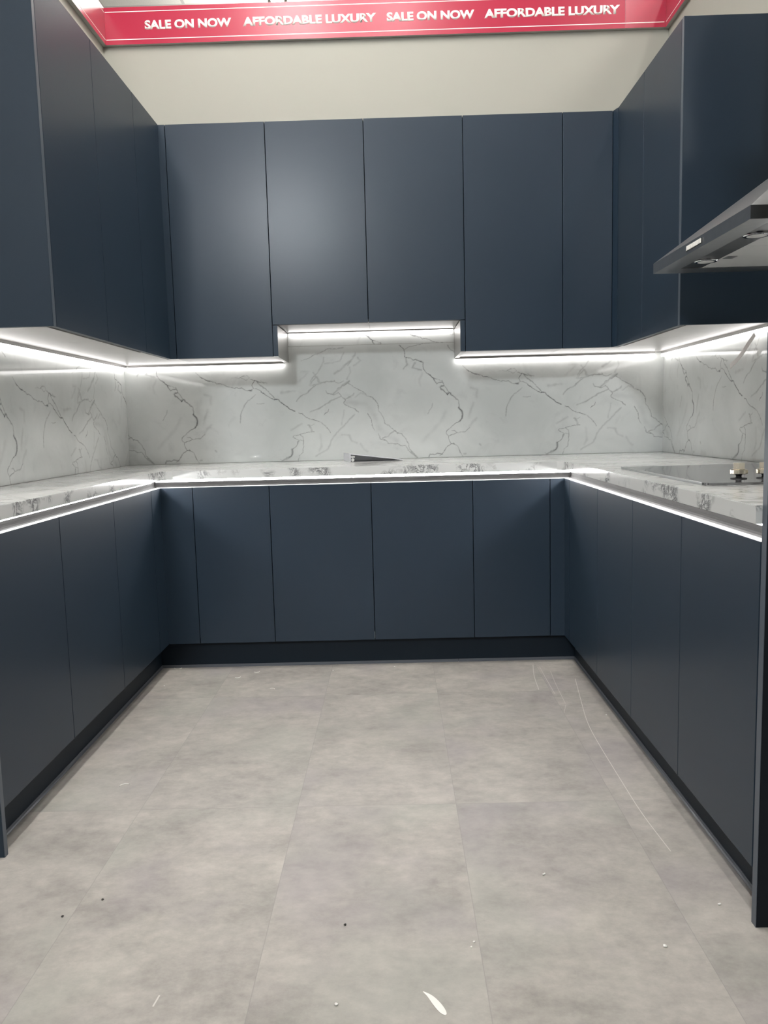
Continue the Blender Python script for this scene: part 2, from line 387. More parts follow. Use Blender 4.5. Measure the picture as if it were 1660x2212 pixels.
# ------------------------------------------------------------------ marble splashbacks
VEINS = [
 (1.6,0.75,[(0.071,1.482),(0.082,1.472),(0.097,1.461),(0.1,1.44),(0.098,1.423),(0.108,1.416),(0.132,1.416),(0.142,1.403),(0.155,1.409),(0.172,1.399),(0.191,1.393),(0.19,1.376),(0.193,1.361),(0.209,1.338),(0.226,1.327),(0.243,1.309)]),
 (2.2,0.8,[(0.226,1.327),(0.243,1.309),(0.26,1.283),(0.271,1.287),(0.29,1.291),(0.299,1.27),(0.277,1.27),(0.283,1.253),(0.298,1.244),(0.315,1.227),(0.323,1.239),(0.332,1.226),(0.353,1.209),(0.368,1.196)]),
 (1.4,0.6,[(0.243,1.309),(0.269,1.304),(0.286,1.298),(0.306,1.261),(0.319,1.239),(0.31,1.231),(0.293,1.253),(0.27,1.266)]),
 (2.2,0.65,[(0.353,1.209),(0.368,1.196),(0.374,1.172),(0.369,1.159),(0.382,1.148),(0.39,1.135)]),
 (4,0.62,[(0.371,1.159),(0.39,1.135),(0.389,1.123),(0.387,1.105),(0.375,1.091)]),
 (1.6,0.62,[(0.377,1.093),(0.342,1.07),(0.307,1.043),(0.303,1.032),(0.317,1.013)]),
 (1.5,0.65,[(0.326,0.98),(0.315,1.004),(0.317,1.013),(0.341,1.023),(0.361,1.031),(0.348,1.04),(0.333,1.042)]),
 (2.2,0.4,[(0.361,1.031),(0.389,1.032),(0.406,1.036),(0.421,1.053),(0.426,1.055)]),
 (1.8,0.6,[(0.345,0.973),(0.328,0.974),(0.31,0.959),(0.301,0.952),(0.294,0.94),(0.288,0.932),(0.281,0.921),(0.27,0.917)]),
 (2.4,0.55,[(0.283,0.921),(0.264,0.926),(0.24,0.922),(0.218,0.923),(0.214,0.912)]),
 (1.5,0.5,[(0.341,0.976),(0.362,0.96),(0.374,0.929),(0.388,0.907)]),
 (4,0.3,[(0.396,0.92),(0.402,0.922)]),
 (4,0.35,[(0.476,0.97),(0.483,0.963)]),
 (1.5,0.55,[(-0.201,1.3),(-0.18,1.286),(-0.155,1.269),(-0.125,1.255),(-0.108,1.242),(-0.1,1.231),(-0.074,1.222),(-0.053,1.202),(-0.043,1.177),(-0.042,1.155),(-0.029,1.138),(-0.017,1.116),(-0.011,1.09),(0.012,1.072),(0.034,1.055),(0.054,1.032),(0.052,1.037),(0.074,1.03),(0.095,1.006),(0.107,0.984),(0.113,0.953),(0.128,0.936),(0.153,0.909)]),
 (1.7,0.55,[(-0.241,1.246),(-0.229,1.228),(-0.212,1.215),(-0.221,1.198),(-0.209,1.185),(-0.188,1.176),(-0.166,1.167),(-0.145,1.147)]),
 (2.4,0.6,[(-0.223,1.222),(-0.212,1.215),(-0.221,1.196)]),
 (1.6,0.5,[(-0.1,1.142),(-0.082,1.109),(-0.078,1.083),(-0.066,1.053)]),
 (1.6,0.5,[(-0.045,1.035),(-0.037,1.009),(-0.007,1.0),(0.006,0.984),(0.045,0.981),(0.047,0.983),(0.068,0.972),(0.094,0.969),(0.106,0.951),(0.115,0.938)]),
 (3,0.35,[(-0.024,1.013),(0.002,1.021),(0.02,1.038),(0.033,1.046)]),
 (3,0.3,[(-0.212,1.215),(-0.186,1.227),(-0.164,1.244),(-0.181,1.231),(-0.208,1.219)]),
 (3.5,0.22,[(-0.16,1.226),(-0.129,1.247),(-0.108,1.238)]),
 (14,0.1,[(-0.208,1.198),(-0.161,1.197),(-0.105,1.187),(-0.072,1.147),(-0.056,1.104),(-0.044,1.061),(0.011,1.021),(0.049,0.998)]),
 (4.5,0.42,[(0.121,0.936),(0.138,0.92),(0.153,0.909)]),
 (1.5,0.8,[(0.415,1.349),(0.428,1.34),(0.449,1.329),(0.474,1.324),(0.5,1.313),(0.53,1.31),(0.551,1.299),(0.572,1.29),(0.607,1.287)]),
 (2,0.75,[(0.423,1.345),(0.43,1.339)]),
 (1.3,0.4,[(0.394,1.371),(0.404,1.36),(0.415,1.349)]),
 (1.5,0.8,[(0.607,1.287),(0.624,1.289),(0.645,1.275),(0.67,1.272),(0.688,1.283),(0.705,1.282),(0.718,1.276),(0.728,1.26),(0.743,1.252),(0.724,1.264),(0.745,1.249),(0.766,1.236),(0.794,1.222)]),
 (2.6,0.85,[(0.666,1.273),(0.679,1.27)]),
 (1.6,0.8,[(0.673,1.329),(0.692,1.325),(0.714,1.316),(0.731,1.311),(0.743,1.308)]),
 (1.6,0.85,[(0.694,1.325),(0.679,1.298),(0.688,1.283)]),
 (1.5,0.75,[(0.705,1.32),(0.716,1.307),(0.726,1.296),(0.741,1.283),(0.724,1.3),(0.75,1.281),(0.771,1.255),(0.788,1.241),(0.8,1.224),(0.813,1.224),(0.822,1.211)]),
 (2.2,0.95,[(0.794,1.222),(0.8,1.225),(0.813,1.224),(0.822,1.211)]),
 (1.9,0.9,[(0.822,1.211),(0.848,1.191),(0.871,1.173),(0.897,1.16)]),
 (1.4,0.75,[(0.916,1.153),(0.933,1.148),(0.946,1.135),(0.967,1.122),(1.002,1.113)]),
 (1.5,0.5,[(1.002,1.113),(1.032,1.099),(1.058,1.077),(1.075,1.049)]),
 (1.2,0.45,[(0.622,1.339),(0.637,1.347),(0.658,1.347),(0.669,1.336),(0.654,1.326),(0.637,1.333),(0.622,1.339)]),
 (1.2,0.3,[(0.573,1.336),(0.594,1.34),(0.622,1.337)]),
 (1.3,0.6,[(0.724,1.321),(0.741,1.311),(0.758,1.308)]),
 (1.4,0.7,[(1.046,1.141),(1.053,1.149),(1.064,1.151),(1.072,1.168)]),
 (1.3,0.55,[(0.993,1.093),(0.976,1.085),(0.959,1.09),(0.98,1.075),(0.976,1.062),(0.993,1.053),(0.963,1.052),(0.937,1.046),(0.916,1.042),(0.886,1.036),(0.881,1.028),(0.907,1.014),(0.912,1.004)]),
 (4.5,0.35,[(0.97,1.086),(0.98,1.066),(0.978,1.055)]),
 (1.8,0.6,[(0.907,1.008),(0.905,0.995),(0.894,0.978),(0.875,0.966)]),
 (4.2,0.6,[(0.875,0.966),(0.874,0.944),(0.865,0.928),(0.838,0.917),(0.821,0.909)]),
 (1.4,0.5,[(0.916,1.042),(0.933,1.029),(0.937,1.009),(0.933,0.977),(0.929,0.949),(0.911,0.93),(0.905,0.907)]),
 (1.5,0.4,[(0.907,1.014),(0.935,1.008)]),
 (1.6,0.45,[(0.812,0.918),(0.823,0.909)]),
 (5,0.33,[(1.18,1.309),(1.15,1.289),(1.129,1.27),(1.099,1.246)]),
 (2,0.5,[(1.182,1.309),(1.155,1.287),(1.121,1.271),(1.095,1.241),(1.065,1.249),(1.059,1.262)]),
 (2.2,0.45,[(1.125,1.252),(1.104,1.24),(1.091,1.242)]),
 (3,0.34,[(1.103,1.308),(1.074,1.309),(1.048,1.306),(1.023,1.297),(0.997,1.285),(0.963,1.254),(0.929,1.238),(0.907,1.213)]),
 (1.5,0.4,[(1.103,1.315),(1.11,1.303),(1.125,1.298),(1.152,1.31)]),
 (3,0.25,[(0.98,1.289),(0.989,1.308),(1.014,1.337),(1.031,1.305),(1.057,1.304)]),
 (3,0.25,[(0.98,1.289),(1.014,1.297),(1.04,1.302)]),
 (3.2,0.32,[(0.976,1.158),(1.023,1.172),(1.061,1.196),(1.087,1.212),(1.134,1.23)]),
 (4,0.22,[(1.203,1.137),(1.152,1.087),(1.101,1.037),(1.079,1.008),(1.062,0.965),(0.998,0.928)]),
 (5,0.16,[(1.135,1.036),(1.173,1.031),(1.184,1.001),(1.212,0.992)]),
 (5,0.16,[(0.873,1.065),(0.903,1.081),(0.929,1.097)]),
 (4,0.14,[(1.151,1.16),(1.135,1.088)]),
 (5,0.15,[(1.23,0.987),(1.247,0.956),(1.264,0.945)]),
 (6,0.13,[(1.023,1.039),(1.028,0.975),(1.015,0.954)]),
 (6,0.18,[(0.831,1.257),(0.865,1.261),(0.899,1.264)]),
 (2.6,0.35,[(0.696,1.251),(0.649,1.214),(0.631,1.184),(0.614,1.151),(0.614,1.108)]),
 (2.4,0.42,[(0.649,1.214),(0.636,1.193)]),
 (1.6,0.5,[(0.702,1.204),(0.739,1.205)]),
 (2,0.35,[(0.237,1.184),(0.234,1.167),(0.219,1.148),(0.212,1.131)]),
 (6,0.14,[(0.186,1.336),(0.17,1.298),(0.176,1.277)]),
 (6,0.16,[(0.463,1.103),(0.437,1.078),(0.424,1.057)]),
 (7,0.15,[(0.447,1.181),(0.433,1.147),(0.422,1.109)]),
 (9,0.1,[(0.304,1.137),(0.273,1.083),(0.221,1.032),(0.181,0.991)]),
 (7,0.14,[(0.435,1.258),(0.465,1.248),(0.464,1.21)]),
 (1.5,0.5,[(0.101,1.461),(0.122,1.473),(0.144,1.476),(0.191,1.487),(0.234,1.491),(0.264,1.494)]),
 (1.7,0.6,[(0.319,1.476),(0.325,1.463),(0.335,1.452),(0.354,1.44)]),
 (4,0.28,[(0.104,1.414),(0.112,1.385),(0.09,1.364)]),
 (4,0.28,[(0.151,1.392),(0.137,1.367),(0.184,1.353)]),
 (1.6,0.42,[(-0.433,1.416),(-0.394,1.428),(-0.368,1.444),(-0.329,1.455),(-0.302,1.472),(-0.285,1.474),(-0.251,1.472),(-0.217,1.476)]),
 (3,0.4,[(-0.238,1.474),(-0.215,1.477)]),
 (3.5,0.28,[(-0.317,1.43),(-0.318,1.409),(-0.349,1.355),(-0.363,1.342),(-0.343,1.304)]),
 (3.5,0.25,[(-0.395,1.292),(-0.385,1.317),(-0.363,1.344),(-0.371,1.355)]),
 (5,0.3,[(-0.154,1.446),(-0.176,1.409),(-0.194,1.401),(-0.229,1.368),(-0.264,1.348)]),
 (2,0.35,[(-0.152,1.44),(-0.194,1.389)]),
 (3,0.2,[(-0.314,1.398),(-0.271,1.403),(-0.232,1.411),(-0.213,1.452)]),
 (6,0.14,[(-0.435,1.361),(-0.392,1.362),(-0.45,1.311)]),
 (4,0.25,[(-0.141,1.425),(-0.127,1.408),(-0.164,1.383)]),
 (4,0.2,[(-0.186,1.376),(-0.182,1.354),(-0.2,1.317)]),
 (1.6,0.5,[(-0.466,1.497),(-0.462,1.509),(-0.451,1.52)]),
 (2.2,0.5,[(-0.409,1.497),(-0.406,1.512),(-0.403,1.529)]),
 (1.4,0.4,[(0.076,1.495),(0.068,1.516),(0.06,1.525)]),
]

PERIOD = 1.370
SEG = []
for w, s, pts in VEINS:
    for k in (-2, -1, 0, 1):
        for a, c in zip(pts[:-1], pts[1:]): SEG.append((a[0] + k * PERIOD, a[1], c[0] + k * PERIOD, c[1], w * 0.001, s))

def vnoise(x, y, seed):
    """smooth value noise on numpy arrays"""
    ix, iy = np.floor(x).astype(np.int64), np.floor(y).astype(np.int64); fx, fy = x - ix, y - iy
    def h(a, c):
        n = (a * 374761393 + c * 668265263 + seed * 974711) & 0x7fffffff
        n = ((n ^ (n >> 13)) * 1274126177) & 0x7fffffff
        return ((n ^ (n >> 16)) & 0xffff) / 32767.5 - 1
    ux, uy = fx * fx * (3 - 2 * fx), fy * fy * (3 - 2 * fy)
    a = h(ix, iy) * (1 - ux) + h(ix + 1, iy) * ux; c = h(ix, iy + 1) * (1 - ux) + h(ix + 1, iy + 1) * ux
    return a * (1 - uy) + c * uy

def vein_field(u, z):
    """vein darkness 0..1 at sheet coordinates (u, z), arrays on a regular grid"""
    um = np.mod(u, PERIOD)
    uu = u + 0.0022 * vnoise(um * 90, z * 90, 1) + 0.0012 * vnoise(um * 260, z * 260, 3)
    zz = z + 0.0022 * vnoise(um * 90, z * 90, 2) + 0.0012 * vnoise(um * 260, z * 260, 4)
    out = np.zeros_like(u)
    mod = 1.0 + 0.4 * vnoise(um * 45, z * 45, 5)
    u0, du = u[0, 0], u[0, 1] - u[0, 0]; z0, dz = z[0, 0], z[1, 0] - z[0, 0]
    for ax, az, bx, bz, w, s in SEG:
        m_ = 3 * w + 0.006
        c0 = (min(ax, bx) - m_ - u0) / du; c1 = (max(ax, bx) + m_ - u0) / du
        if du < 0: c0, c1 = (max(ax, bx) + m_ - u0) / du, (min(ax, bx) - m_ - u0) / du
        i0, i1 = max(0, int(c0)), min(u.shape[1], int(c1) + 2)
        j0, j1 = max(0, int((min(az, bz) - m_ - z0) / dz)), min(u.shape[0], int((max(az, bz) + m_ - z0) / dz) + 2)
        if i0 >= i1 or j0 >= j1: continue
        U, Z = uu[j0:j1, i0:i1], zz[j0:j1, i0:i1]
        dx, dy = bx - ax, bz - az; q = dx * dx + dy * dy + 1e-12
        t = np.clip(((U - ax) * dx + (Z - az) * dy) / q, 0, 1)
        d2 = (U - ax - t * dx) ** 2 + (Z - az - t * dy) ** 2
        val = s * np.exp(-d2 / (w * w))
        out[j0:j1, i0:i1] = np.maximum(out[j0:j1, i0:i1], val)
    return np.clip(out * mod, 0, 0.95)

def sheet_mesh(name, blocks, thick):
    """blocks: (origin, along, a0, a1, z0, z1, u_of_a, dz, normal); a dense front face with veins and a closed back"""
    V, Fc, VE = [], [], []
    base = 0
    for (plane, axis, a0, a1, z0, z1, uf, dzz, nrm) in blocks:
        na, nz = max(2, int(round(abs(a1 - a0) / 0.0025)) + 1), max(2, int(round((z1 - z0) / 0.0025)) + 1)
        A, Z = np.meshgrid(np.linspace(a0, a1, na), np.linspace(z0, z1, nz))
        ve = vein_field(uf(A), Z + dzz)
        P = np.full_like(A, plane)
        xyz = np.stack([A, P, Z] if axis == 'x' else [P, A, Z], -1).reshape(-1, 3)
        ids = base + np.arange(na * nz).reshape(nz, na)
        q = np.stack([ids[:-1, :-1], ids[:-1, 1:], ids[1:, 1:], ids[1:, :-1]], -1).reshape(-1, 4)
        # front faces must look along nrm
        e1 = np.array([1, 0, 0]) if axis == 'x' else np.array([0, 1, 0])
        if a1 < a0: e1 = -e1
        if np.dot(np.cross(e1, [0, 0, 1]), nrm) < 0: q = q[:, ::-1]
        V.append(xyz); Fc.append(q); VE.append(ve.ravel()); base += na * nz
        # thin body behind the face
        back = np.array(nrm) * -thick
        cs = [ids[0, 0] - (base - na * nz), ids[0, -1] - (base - na * nz), ids[-1, -1] - (base - na * nz), ids[-1, 0] - (base - na * nz)]
        fr = xyz[cs]; vb = np.concatenate([fr, fr + back])
        o_ = base
        V.append(vb); VE.append(np.zeros(8)); base += 8
        Fc.append(np.array([[4, 5, 6, 7], [0, 1, 5, 4], [1, 2, 6, 5], [2, 3, 7, 6], [3, 0, 4, 7]]) + o_)
    V = np.concatenate(V); Fc = np.concatenate(Fc); VE = np.concatenate(VE)
    me = bpy.data.meshes.new(name)
    me.vertices.add(len(V)); me.vertices.foreach_set('co', V.astype(np.float32).ravel())
    me.loops.add(len(Fc) * 4); me.loops.foreach_set('vertex_index', Fc.astype(np.int32).ravel())
    me.polygons.add(len(Fc)); me.polygons.foreach_set('loop_start', np.arange(0, len(Fc) * 4, 4, dtype=np.int32))
    me.update(calc_edges=True)
    at_ = me.attributes.new('vein', 'FLOAT', 'POINT'); at_.data.foreach_set('value', VE.astype(np.float32))
    me.materials.append(M['marble'])
    o = bpy.data.objects.new(name, me); COL.objects.link(o); return o

ub = lambda a: a
ul = lambda a: a - 0.391
ur = lambda a: -0.7615 - a
NL, NR = -0.4958, 0.3525       # opening under the bridging cabinets
S0 = ZC + 0.001
tag(sheet_mesh('splashback', [(YB, 'x', XL, XR, S0, UZB - 0.001, ub, 0, (0, -1, 0)), (YB, 'x', NL, NR, UZB - 0.001, 1.4885, ub, 0, (0, -1, 0))], 0.0045),
    'white marble-look splashback sheet along the back wall', 'splashback')
tag(sheet_mesh('splashback', [(YB, 'x', NL, NR, 1.4897, UZM - 0.001, lambda a: a + 0.31, -0.2, (0, -1, 0))], 0.0045),
    'narrow marble-look strip above the joint under the short cabinets', 'splashback')
tag(sheet_mesh('splashback', [(XL, 'y', LEND, YB, S0, UZB - 0.001, ul, 0.079, (1, 0, 0))], 0.0045),
    'white marble-look splashback sheet on the left wall', 'splashback')
tag(sheet_mesh('splashback', [(XR, 'y', REND, YB, S0, UZB - 0.001, ur, 0.001, (-1, 0, 0))], 0.0045),
    'white marble-look splashback sheet on the right wall behind the hob', 'splashback')

# ------------------------------------------------------------------ worktop (one U-shaped top)
wl, wr, wy = BXL + 0.013, BXR - 0.0115, -0.02
pts = [(WL, LEND), (wl, LEND), (wl, wy - 0.05), (wl + 0.05, wy), (wr - 0.025, wy), (wr, wy - 0.025), (wr, REND), (WR, REND), (WR, WB), (WL, WB)]
bm = bmesh.new()
add_prism(bm, pts, 'z', ZCB, ZC)
bmesh.ops.bevel(bm, geom=[e for e in bm.edges if all(abs(v.co.z - ZC) < 1e-6 for v in e.verts)], offset=0.0015, segments=2, affect='EDGES')
bm.normal_update()
for f in bm.faces: f.material_index = 0 if f.normal.z > 0.9 else 1
tag(obj('worktop', bm, [M['worktop'], M['worktop_edge']], loc=(0, 0, ZCB)), 'U-shaped white marble-look worktop with grey-flecked edge', 'worktop')

# ------------------------------------------------------------------ base cabinets
def oriented(run, a0, a1, d0, d1, z0, z1, bev=0.0, seg=1, bm=None):
    """a box in run coordinates: a along the run, d depth behind the door face"""
    bm = bm or bmesh.new()
    if run == 'back': add_box(bm, a0, a1, d0, d1, z0, z1, bev, seg)
    elif run == 'left': add_box(bm, BXL - d1, BXL - d0, a0, a1, z0, z1, bev, seg)
    else: add_box(bm, BXR + d0, BXR + d1, a0, a1, z0, z1, bev, seg)
    return bm

RUN_DEPTH = {'back': WB, 'left': BXL - WL, 'right': WR - BXR}
G = 0.0015
def base_cabinet(run, a0, a1, label, bumper=False):
    mid = (a0 + a1) / 2; dep = RUN_DEPTH[run]
    loc = {'back': (mid, dep / 2, 0.0), 'left': (BXL - dep / 2, mid, 0.0), 'right': (BXR + dep / 2, mid, 0.0)}[run]
    t = thing('base_cabinet', label, 'cabinet', loc)
    bm = oriented(run, a0 + 0.0003, a1 - 0.0003, 0.060, dep - 0.001, ZD, ZCB - 0.001)
    oriented(run, a0 + 0.0003, a1 - 0.0003, T + 0.001, 0.060, ZD, 0.790, bm=bm)
    # legs down to the floor behind the plinth
    for aa in (a0 + 0.04, a1 - 0.06):
        for dd in (0.10, dep - 0.12): oriented(run, aa, aa + 0.02, dd, dd + 0.02, 0, ZD, bm=bm)
    obj('cabinet_body', bm, M['carcass'], t)
    d = obj('door', oriented(run, a0 + G, a1 - G, 0, T, ZD, ZT - 0.0012, 0.0009, 2), M['navy'], t)
    obj('edge_band', oriented(run, a0 + G, a1 - G, 0.0005, T, ZT - 0.0012, ZT, 0.0), M['white_edge'], d, label='pale top edge of the door')
    if bumper:
        obj('door_bumper', oriented(run, a1 - 0.0015, a1 - 0.0003, 0.004, T, 0.130, 0.158), M['white_edge'], t, label='small white bumper in the door gap')
    return t

s = [-0.862, -0.5228, -0.0736, 0.3728, 0.7123]
names = ['narrow navy base cabinet at the left end of the back run', 'wide navy base cabinet left of the middle gap of the back run',
         'wide navy base cabinet right of the middle gap of the back run', 'narrow navy base cabinet at the right end of the back run']
for i in range(4): base_cabinet('back', s[i], s[i + 1], names[i], bumper=(i == 1))
l = [LEND, -1.0713, -0.5953, -0.1369]
names = ['navy base cabinet of the left run nearest the camera, cut by the photo edge', 'middle navy base cabinet of the left run', 'navy base cabinet of the left run nearest the back corner']
for i in range(3): base_cabinet('left', l[i], l[i + 1], names[i])
r = [REND, -1.418, -0.9942, -0.5636, -0.0963]
names = ['navy base cabinet of the right run beside the tall end panel', 'navy base cabinet of the right run, second from the tall end panel',
         'navy base cabinet of the right run below the far end of the hob', 'navy base cabinet of the right run nearest the back corner']
for i in range(4): base_cabinet('right', r[i], r[i + 1], names[i])

def corner_post(pts, z0, z1, label):
    c = (sum(p[0] for p in pts) / len(pts), sum(p[1] for p in pts) / len(pts), z0)
    t = thing('corner_filler', label, 'filler panel', c)
    bm = bmesh.new(); add_prism(bm, pts, 'z', z0, z1 - 0.0012); obj('post', bm, M['navy'], t)
    bm = bmesh.new(); add_prism(bm, pts, 'z', z1 - 0.0012, z1); obj('edge_band', bm, M['white_edge'], t, label='pale top edge')
    return t
a, c_ = l[3] + G, s[0] - G
corner_post([(BXL, a), (BXL, 0), (c_, 0), (c_, T), (BXL - T, T), (BXL - T, a)], ZD, ZT, 'navy corner filler where the left and back base cabinets meet')
a, c_ = r[4] + G, s[4] + G
corner_post([(BXR, a), (BXR, 0), (c_, 0), (c_, T), (BXR + T, T), (BXR + T, a)], ZD, ZT, 'navy corner filler where the right and back base cabinets meet')

# end panels
def end_panel(label, loc, body, edge, mat='navy'):
    t = thing('end_panel', label, 'panel', loc)
    obj('panel', box(*body, 0.0008, 1), M[mat], t)
    obj('edge_band', box(*edge, 0.0006, 1), M['navy_edge'], t, label='slightly paler front edge')
end_panel('low navy end panel closing the left base run at the photo edge', (-1.17, LEND - 0.009, 0),
          (WL + 0.001, BXL + 0.0005, LEND - 0.018, LEND - 0.0005, 0, ZC - 0.002), (BXL + 0.0006, BXL + 0.002, LEND - 0.018, LEND - 0.0005, 0, ZC - 0.002))
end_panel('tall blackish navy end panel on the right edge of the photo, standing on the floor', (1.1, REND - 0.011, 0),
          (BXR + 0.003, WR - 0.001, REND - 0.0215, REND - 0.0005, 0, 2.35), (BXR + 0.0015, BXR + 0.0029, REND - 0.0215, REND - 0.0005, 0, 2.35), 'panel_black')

# plinths with their seal strips
def plinth(run, a0, a1, label, breaks=()):
    dp = {'back': PY, 'left': BXL - PX0, 'right': PX1 - BXR}[run]
    mid = (a0 + a1) / 2
    loc = {'back': (mid, PY, 0), 'left': (PX0, mid, 0), 'right': (PX1, mid, 0)}[run]
    t = thing('plinth', label, 'plinth', loc)
    obj('kickboard', oriented(run, a0, a1, dp, dp + 0.016, 0.002, ZD - 0.001), M['plinth'], t)
    cuts = [a0] + list(breaks) + [a1]
    for i in range(len(cuts) - 1):
        q0, q1 = cuts[i] + (0.0008 if i else 0), cuts[i + 1] - 0.0008
        bm = bmesh.new()
        pr = [(dp, 0.0), (dp, 0.012), (dp - 0.0018, 0.012), (dp - 0.0022, 0.004), (dp - 0.006, 0.0015), (dp - 0.006, 0.0)]
        if run == 'back': add_prism(bm, [(d, z) for d, z in pr], 'x', q0, q1)
        elif run == 'left': add_prism(bm, [(BXL - d, z) for d, z in pr], 'y', q0, q1)
        else: add_prism(bm, [(BXR + d, z) for d, z in pr], 'y', q0, q1)
        obj('seal_strip', bm, M['seal'], t, label='grey sealing strip along the floor')
    return t
plinth('back', PX0 + 0.0005, PX1 - 0.0005, 'dark navy plinth under the back run', (0.303,))
plinth('left', LEND + 0.001, PY + 0.016, 'dark navy plinth under the left run')
plinth('right', REND + 0.001, PY + 0.016, 'dark navy plinth under the right run')

# aluminium handle channel between the doors and the worktop, with an LED strip under the worktop
prof = [(0.0225, 0.800), (0.0225, 0.8292), (0.028, 0.8296), (0.0335, 0.8320), (0.0365, 0.8365), (0.0375, 0.8420), (0.0375, ZCB)]
pr2 = [(d + 0.002, z - (0.002 if 0.8285 < z < 0.8335 else 0)) for d, z in prof][::-1]
poly = prof + pr2
def channel(run, label, a0, a1):
    bm = bmesh.new()
    if run == 'back': add_prism(bm, poly, 'x', lambda p: BXL - p[0] + 0.0004, lambda p: BXR + p[0] - 0.0004)
    elif run == 'left': add_prism(bm, [(BXL - d, z) for d, z in poly], 'y', a0, lambda p: BXL - p[0] - 0.0004)
    else: add_prism(bm, [(BXR + d, z) for d, z in poly], 'y', a0, lambda p: p[0] - BXR - 0.0004)
    o = obj('handle_channel', bm, M['channel'], loc={'back': (0, 0.04, 0.8), 'left': (BXL - 0.04, -0.7, 0.8), 'right': (BXR + 0.04, -0.9, 0.8)}[run])
    tag(o, label, 'handle channel'); return o
channel('back', 'grey metal finger-pull channel above the back base doors', 0, 0)
channel('left', 'grey metal finger-pull channel above the left base doors', LEND, 0)
channel('right', 'grey metal finger-pull channel above the right base doors', REND, 0)
def under_strip(run, a0, a1, label):
    mid = (a0 + a1) / 2
    loc = {'back': (mid, 0.04, ZCB), 'left': (BXL - 0.04, mid, ZCB), 'right': (BXR + 0.04, mid, ZCB)}[run]
    t = thing('led_strip', label, 'light', loc)
    obj('backing', oriented(run, a0, a1, 0.0363, 0.0373, 0.8525, ZCB - 0.0005), M['white'], t)
    obj('diffuser', oriented(run, a0, a1, 0.0350, 0.0363, 0.8540, ZCB - 0.0015), M['led_cool'], t, label='glowing white diffuser')
under_strip('back', BXL - 0.03, BXR + 0.03, 'lit LED strip under the front edge of the back worktop')
under_strip('left', LEND + 0.005, -0.012, 'lit LED strip under the front edge of the left worktop')
under_strip('right', REND + 0.005, -0.012, 'lit LED strip under the front edge of the right worktop')

# ------------------------------------------------------------------ wall cabinets
def ub_box(run, a0, a1, d0, d1, z0, z1, bev=0.0, seg=1, bm=None):
    bm = bm or bmesh.new()
    if run == 'back': add_box(bm, a0, a1, UY + d0, UY + d1, z0, z1, bev, seg)
    elif run == 'left': add_box(bm, UXL - d1, UXL - d0, a0, a1, z0, z1, bev, seg)
    else: add_box(bm, UXR + d0, UXR + d1, a0, a1, z0, z1, bev, seg)
    return bm
UD = {'back': WB - UY, 'left': UXL - WL, 'right': WR - UXR}
def wall_cabinet(run, a0, a1, z0, label, under='underside', end=None, bumper=False, body=None):
    b0, b1 = body or (a0, a1)
    dep = UD[run]; mid = (a0 + a1) / 2
    loc = {'back': (mid, UY + dep / 2, z0), 'left': (UXL - dep / 2, mid, z0), 'right': (UXR + dep / 2, mid, z0)}[run]
    t = thing('wall_cabinet', label, 'cabinet', loc)
    obj('cabinet_body', ub_box(run, b0 + 0.0003, b1 - 0.0003, T + 0.002, dep, z0 + 0.004, UZT), M['carcass'], t)
    obj('underside_panel', ub_box(run, b0 + 0.0006, b1 - 0.0006, T + 0.014, dep - 0.0065, z0 + 0.0005, z0 + 0.004), M[under], t,
        label='pale panel on the underside')
    obj('door', ub_box(run, a0 + G, a1 - G, 0, T, z0, UZT, 0.0009, 2), M['navy'], t)
    if bumper:
        obj('door_bumper', ub_box(run, a1 - 0.0015, a1 - 0.0003, 0.004, T, z0, z0 + 0.014), M['white_edge'], t, label='small white bumper in the door gap')
    return t
w = [-0.9719, -0.5194, -0.0723, 0.3763, 0.8273, 1.054]
t1 = wall_cabinet('back', w[0], w[1], UZB, 'tall navy wall cabinet left of the short pair on the back wall', 'alu')
t2 = wall_cabinet('back', w[1], w[2], UZM, 'short navy wall cabinet, left one of the pair over the worktop gap', 'alu', bumper=True)
t3 = wall_cabinet('back', w[2], w[3], UZM, 'short navy wall cabinet, right one of the pair over the worktop gap', 'alu')
t4 = wall_cabinet('back', w[3], w[4], UZB, 'tall navy wall cabinet right of the short pair on the back wall', 'alu')
t5 = wall_cabinet('back', w[4], w[5], UZB, 'narrow navy wall cabinet at the right corner of the back wall', 'underside')
# side cheeks below the short pair: navy front edge, brushed metal faces
for side, x0, x1, tt in ((0, w[1] + G, NL - 0.0005, t1), (1, NR + 0.0005, w[3] - G, t4)):
    p = obj('side_cheek', box(x0, x1, UY + 0.0015, YB - 0.001, UZB - 0.004, UZM - 0.003), M['alu'], tt, label='brushed metal side cheek')
    obj('front_edge', box(x0, x1, UY, UY + 0.0015, UZB, UZM - 0.003), M['navy'], p, label='navy front edge')

lab_l = ['navy wall cabinet on the left wall nearest the camera with broad pale-edged end', 'navy wall cabinet on the left wall next to the back corner']
u = [-1.0077, -0.5363, -0.0819]
wall_cabinet('left', u[0] + 0.0195, u[1], UZB, lab_l[0])
wall_cabinet('left', u[1], u[2], UZB, lab_l[1])
end_panel('navy end panel of the left wall cabinets facing the camera', (-1.17, u[0] + 0.009, UZB),
          (WL, UXL - 0.0016, u[0], u[0] + 0.018, UZB, UZT), (UXL - 0.0015, UXL, u[0], u[0] + 0.018, UZB, UZT))
v_ = [-0.5598, -0.1229, 0.2367]
wall_cabinet('right', v_[0] + 0.0195, v_[1], UZB, 'navy wall cabinet on the right wall behind the extractor hood')
wall_cabinet('right', v_[1], v_[2], UZB, 'narrow navy wall cabinet on the right wall next to the back corner')
end_panel('navy end panel of the right wall cabinets behind the hood', (1.24, v_[0] + 0.009, UZB),
          (UXR + 0.0016, WR, v_[0], v_[0] + 0.018, UZB, UZT), (UXR, UXR + 0.0015, v_[0], v_[0] + 0.018, UZB, UZT))
